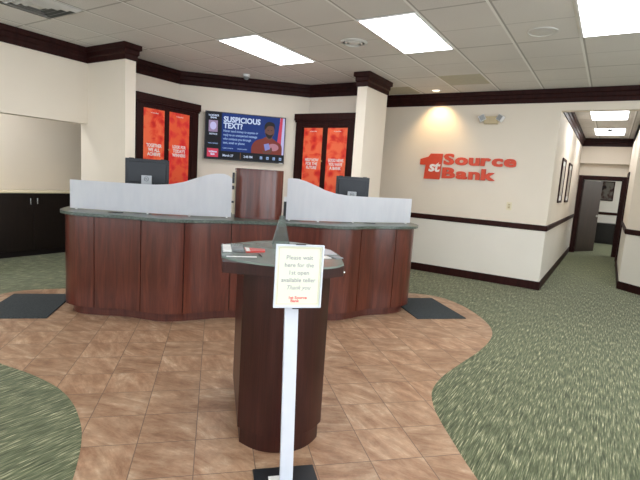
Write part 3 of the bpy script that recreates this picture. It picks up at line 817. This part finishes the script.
# small things lying on the counter
def pen(label, s, t, z, rz, mats=('black', 'steel'), L=.14):
    m = MB(); Mx = Matrix.Translation((0, 0, .0045)) @ Matrix.Rotation(PI / 2, 4, 'Y')
    m.lathe([(.001, -L / 2), (.003, -L / 2 + .012), (.0042, -L / 2 + .02), (.0045, L / 2 - .004), (.003, L / 2)], 12, 0, Mx)
    m.box(L / 2 - .045, L / 2 - .004, -.001, .001, .008, .0105, 1)
    o = m.build('pen', mats); return tag(o, label, 'pen', None, (*dg(s, t), z), rz)
pen('black pen lying on the counter under the left frosted screen', -1.33, 4.82, 1.0225, PI / 4 + .15)
pen('dark pen lying on the counter before the right frosted screen', 1.30, 4.85, 1.0225, PI / 4 - .1)

# monitors seen from behind
def monitor(label, s, t, w, rz, zt=.59):
    o = thing('computer_monitor', label, 'monitor', (*dg(s - K0, t), .9855), PI / 4 + rz, 'computer monitors behind the teller counter')
    z1 = zt
    MB().box(-w / 2, w / 2, -.004, .018, z1 - .30, z1).build('monitor_shell', 'slate', o, bevel=.006)
    MB().box(-w / 2 + .03, w / 2 - .03, -.022, -.004, z1 - .27, z1 - .03).build('rear_bulge', 'slate', o, bevel=.012, seg=3)
    MB().box(-w / 2 + .008, w / 2 - .008, .018, .020, z1 - .29, z1 - .01).build('monitor_glass', 'black', o)
    for sx in (-1, 1): MB().box(sx * w * .36 - .025, sx * w * .36 + .025, -.002, .012, z1, z1 + .006).build('top_clip', 'black', o)
    MB().box(-.055, .055, -.055, -.022, .01, z1 - .185).build('stand_column', 'silver', o, bevel=.004)
    MB().box(-.12, .12, -.11, .11, 0, .012).build('stand_base', 'silver', o, bevel=.004)
    lg = MB(); n = 28
    ring = [(math.cos(a) * r_, math.sin(a) * r_) for r_ in (.026, .0215) for a in [2 * PI * k / n for k in range(n)]]
    vs = [(x, -.0565, z + z1 - .225) for x, z in ring]; lg.add(vs, [(k, (k + 1) % n, n + (k + 1) % n, n + k) for k in range(n)])
    text(lg, 'DELL', .016, face(0, -.0565, z1 - .225), 0, .03, .95, .0002)
    lg.build('round_logo', 'black', o)
monitor('black computer monitor seen from behind the left frosted screen', -.765, 5.62, .475, 0)
monitor('black computer monitor seen from behind the right frosted screen', 1.69, 5.62, .42, -.25, .545)

# ------------------------------------------------------------------ mats
o = MB().box(-.30, .30, -.43, .43, 0, .012).build('floor_mat', 'mat', bevel=.003)
tag(o, 'black rubber floor mat beside the right end of the counter', 'floor mat', 'black floor mats at the counter ends', (*dg(2.155, 5.0), .004), PI / 4)
o = MB().box(-.30, .30, -.43, .43, 0, .012).build('floor_mat', 'mat', bevel=.003)
tag(o, 'black rubber floor mat beside the left end of the counter', 'floor mat', 'black floor mats at the counter ends', (*dg(-2.20, 5.09), .004), PI / 4)

# ------------------------------------------------------------------ writing table
TS, TT = .398, 2.735
tb = thing('writing_table', 'tall oval writing table with green glass top on a dark cherry pedestal', 'table', (*dg(TS - K0, TT), .004), PI / 4)
def oval(a, b, e=2.0, n=64):
    out = []
    for k in range(n):
        th = 2 * PI * k / n; c, s_ = math.cos(th), math.sin(th)
        out.append((a * math.copysign(abs(c) ** (2 / e), c), b * math.copysign(abs(s_) ** (2 / e), s_)))
    return out
def ped(a, t0, sag, d):
    f = [(a * x, -t0 - sag * (1 - abs(x) ** 2.4) * 1.0 + .0) for x in [k / 12 for k in range(-12, 13)]]
    return f + [(x, -y) for x, y in f[::-1]]
MB().prism(ped(.222, .325, .13, 0), 0, .098, 0, True).build('plinth', 'table_wood', tb)
MB().prism(ped(.236, .335, .13, 0), .098, .972, 0, True).build('pedestal', 'table_wood', tb)
def L_(pts): return [(a - TS, b - TT) for a, b in pts]
front = spline([(.048, 2.365), (.21, 2.31), (.38, 2.262), (.54, 2.25), (.685, 2.32)], 6)
MB().prism(L_(front + spline([(.725, 2.62), (.712, 2.85), (.60, 3.03), (.38, 3.10), (.20, 3.00), (.048, 2.85)], 5)), .972, 1.030, 0, True).build('wood_slab', 'table_wood', tb, bevel=.002)
gfront = spline([(.046, 2.475), (.12, 2.37), (.24, 2.285), (.38, 2.235), (.53, 2.215), (.62, 2.25), (.682, 2.32)], 6)
MB().prism(L_(gfront + spline([(.725, 2.55), (.722, 2.78), (.61, 3.02), (.38, 3.11), (.20, 3.0), (.046, 2.86)], 5)), 1.030, 1.040, 0, True).build('glass_top', 'table_glass', tb, bevel=.002)
TZ = 1.0445
MB().prism_y([(-.058, 1.040), (.062, 1.040), (.018, 1.225), (-.010, 1.225)], -.004, .004, mat=Matrix.Translation((.428 - TS, 2.97 - TT, 0)) @ Matrix.Rotation(.1, 4, 'Z')).build('glass_divider', 'grey_glass', tb)
MB().lathe([(.007, 0), (.009, .014), (.005, .022)], 16, mat=Matrix.Translation((.672 - TS, 2.33 - TT, .992)) @ Matrix.Rotation(PI / 2, 4, 'Y')).build('pen_hook', 'chrome', tb)

# slip tray and papers on the table
o = thing('slip_tray', 'clear acrylic tray of white and dark slips on the left end of the writing table', 'tray', (*dg(.105 - K0, 2.69), TZ), PI / 4)
MB().box(-.052, .07, -.11, .11, 0, .003).box(-.055, -.052, -.11, .11, 0, .016).box(-.052, .07, .107, .11, .003, .016).build('tray_body', 'clear', o)
MB().box(-.050, -.004, -.105, .105, .003, .012).build('white_slips', 'paper', o)
MB().box(.0, .066, -.06, .08, .003, .010).build('dark_slips', 'grey_card', o)
o = MB().prism([(-.055, -.075), (.055, -.045), (.062, .03), (-.055, .075)], 0, .007).prism([(-.053, -.070), (-.030, -.064), (-.030, .060), (-.053, .070)], .007, .0075, 1).build('leaflet', ['red_card', 'white_text'])
tag(o, 'red printed leaflet lying on the left of the writing table', 'leaflet', None, (*dg(.237 - K0, 2.665), TZ), PI / 4)
o = MB().box(-.08, .08, -.008, .008, 0, .002).build('paper_slip', 'paper'); tag(o, 'long white paper slip along the front left edge of the writing table', 'paper', None, (*dg(.150 - K0, 2.455), TZ), PI / 4)
pen('small black pen beside the red leaflet on the writing table', .252 - K0, 2.515, TZ, PI / 4 - 1.45, L=.10)
o = MB().prism([(-.07, -.11), (.05, -.10), (.05, .05), (.0, .12), (-.07, .12)], 0, .004).build('leaflet', 'lilac_card'); tag(o, 'pale grey leaflets lying on the right end of the writing table behind the notice', 'leaflet', None, (*dg(.665 - K0, 2.70), TZ), PI / 4)
o = MB().box(-.035, .035, -.035, .035, 0, .003).build('paper_slip', 'paper'); tag(o, 'small white paper at the right end of the writing table beside the notice', 'paper', None, (*dg(.612 - K0, 2.50), TZ), PI / 4 + .2)
o = MB().box(-.026, .026, -.04, .04, 0, .006).build('card_stack', 'grey_card', bevel=.001); tag(o, 'dark grey card stack at the right edge of the writing table', 'cards', None, (*dg(.685 - K0, 2.50), TZ), PI / 4 + .3)

# ------------------------------------------------------------------ notice stand
ns = thing('notice_stand', 'white post sign stand in front of the table with a cream teller notice', 'sign stand', (*dg(.385 - K0, 1.985), .004), PI / 4)
MB().box(-.155, .155, -.155, .155, 0, .014).build('stand_base', 'black', ns, bevel=.003)
lb = MB().box(-.085, -.02, .045, .085, .014, .0155).build('base_label', 'paper', ns); 
Mt = Matrix.Translation((-.006, .02, .014)) @ Matrix.Rotation(math.radians(-1.5), 4, 'Y')
MB().box(-.031, .031, -.012, .012, 0, .90, mat=Mt).box(-.031, .031, -.006, .006, .90, 1.165, mat=Mt).build('post', 'white_metal', ns, bevel=.002)
f = MB(); w, h = .108, .143; zc = 1.046
Ms = Matrix.Translation((0, 0, 0))
hx = -.010
fr = MB()
fr.box(hx - w, hx - w + .007, -.022, -.006, zc - h, zc + h).box(hx + w - .007, hx + w, -.022, -.006, zc - h, zc + h)
fr.box(hx - w + .007, hx + w - .007, -.022, -.006, zc - h, zc - h + .007).box(hx - w + .007, hx + w - .007, -.022, -.006, zc + h - .007, zc + h)
fr.box(hx - w + .007, hx + w - .007, -.012, -.006, zc - h + .007, zc + h - .007)
fr.build('sign_holder', 'white_metal', ns, bevel=.0015)
for q in (zc + h, zc - h - .004): MB().box(hx - .022, hx + .022, -.026, -.004, q, q + .004).build('holder_clip', 'black', ns)
pp = MB(); yy = -.0125
pp.box(hx - .101, hx + .101, yy - .0005, yy, zc - .136, zc + .136, 0)
for (x0, x1, z0, z1) in ((-.093, .093, .126, .1275), (-.093, .093, -.1275, -.126), (-.093, -.0915, -.126, .126), (.0915, .093, -.126, .126)):
    pp.box(hx + x0, hx + x1, yy - .0008, yy - .0005, zc + z0, zc + z1, 1)
for k, ln in enumerate(('Please wait', 'here for the', '1st open', 'available teller')):
    text(pp, ln, .027, face(hx, yy - .001, zc + .084 - k * .034), 2, .008, 1.0, .0002)
text(pp, 'Thank you', .027, face(hx, yy - .001, zc - .052), 2, .004, .95, .0002, shear=.35)
text(pp, '1st Source', .018, face(hx, yy - .001, zc - .098), 3, .04, 1.1, .0002); text(pp, 'Bank', .018, face(hx - .012, yy - .001, zc - .113), 3, .04, 1.1, .0002)
pp.build('notice_sheet', ['notice', 'notice_edge', 'ink', 'red_ink'], ns)

# ------------------------------------------------------------------ light
def area(name, loc, rot, sx, sy, power, col, spread=PI):
    l = bpy.data.lights.new(name, 'AREA'); l.shape = 'RECTANGLE'; l.size = sx; l.size_y = sy; l.energy = power; l.color = col; l.spread = spread
    o = bpy.data.objects.new(name, l); COL.objects.link(o); o.location = loc; o.rotation_euler = rot; return o
DAY = (.93, .96, 1.0)  # tint of the area lamps added as daylight at the assumed windows
W = (4.0 + 7.98) / 5
for i in range(5):
    area('added_daylight', (-7.98 + (i + .5) * W, -3.14, 1.55), (PI / 2, 0, 0), W - .4, 2.35, 14, DAY)
W = (5.23 + 3.0) / 3
for i in range(3):
    area('added_daylight', (4.14, -3 + (i + .5) * W, 1.55), (PI / 2, 0, PI / 2), W - .4, 2.35, 50, DAY)
sp = bpy.data.lights.new('downlight_beam', 'SPOT'); sp.energy = 34; sp.color = (1.0, .68, .34); sp.spot_size = math.radians(95); sp.spot_blend = .8; sp.shadow_soft_size = .04
so = bpy.data.objects.new('downlight_beam', sp); COL.objects.link(so); so.location = (-2.58, 7.40, 2.97); so.rotation_euler = (math.radians(18), 0, 0)
# unseen area light under the far room ceiling, without a fixture
area('far_room_area_light', (1.6, 15.6, 2.66), (0, 0, 0), .6, 1.2, 60, (.9, .95, 1))

wd = bpy.data.worlds.new('world'); SC.world = wd; wd.use_nodes = True
bg = wd.node_tree.nodes['Background']; bg.inputs[0].default_value = (.80, .90, 1.0, 1); bg.inputs[1].default_value = 2.0

# ------------------------------------------------------------------ camera
yaw, pitch, roll, F = -0.555568768, 0.134115353, 0.0654393494, 459.127274
f = Vector((math.sin(yaw) * math.cos(pitch), math.cos(yaw) * math.cos(pitch), -math.sin(pitch)))
r = Vector((math.cos(yaw), -math.sin(yaw), 0)); u = r.cross(f)
c, s = math.cos(roll), math.sin(roll)
r2 = c * r + s * u; u2 = -s * r + c * u
cam = bpy.data.cameras.new('camera'); co = bpy.data.objects.new('camera', cam); COL.objects.link(co)
mw = Matrix((r2, u2, -f)).transposed().to_4x4(); mw.translation = Vector((0, 0, 1.49)); co.matrix_world = mw
cam.sensor_fit = 'HORIZONTAL'; cam.sensor_width = 36; cam.lens = F * 36 / 640; cam.clip_start = .05; cam.clip_end = 100
SC.camera = co
SC.view_settings.view_transform = 'Standard'; SC.view_settings.look = 'None'; SC.view_settings.gamma = 1.0; SC.view_settings.exposure = 0.27
SC.view_settings.use_curve_mapping = False
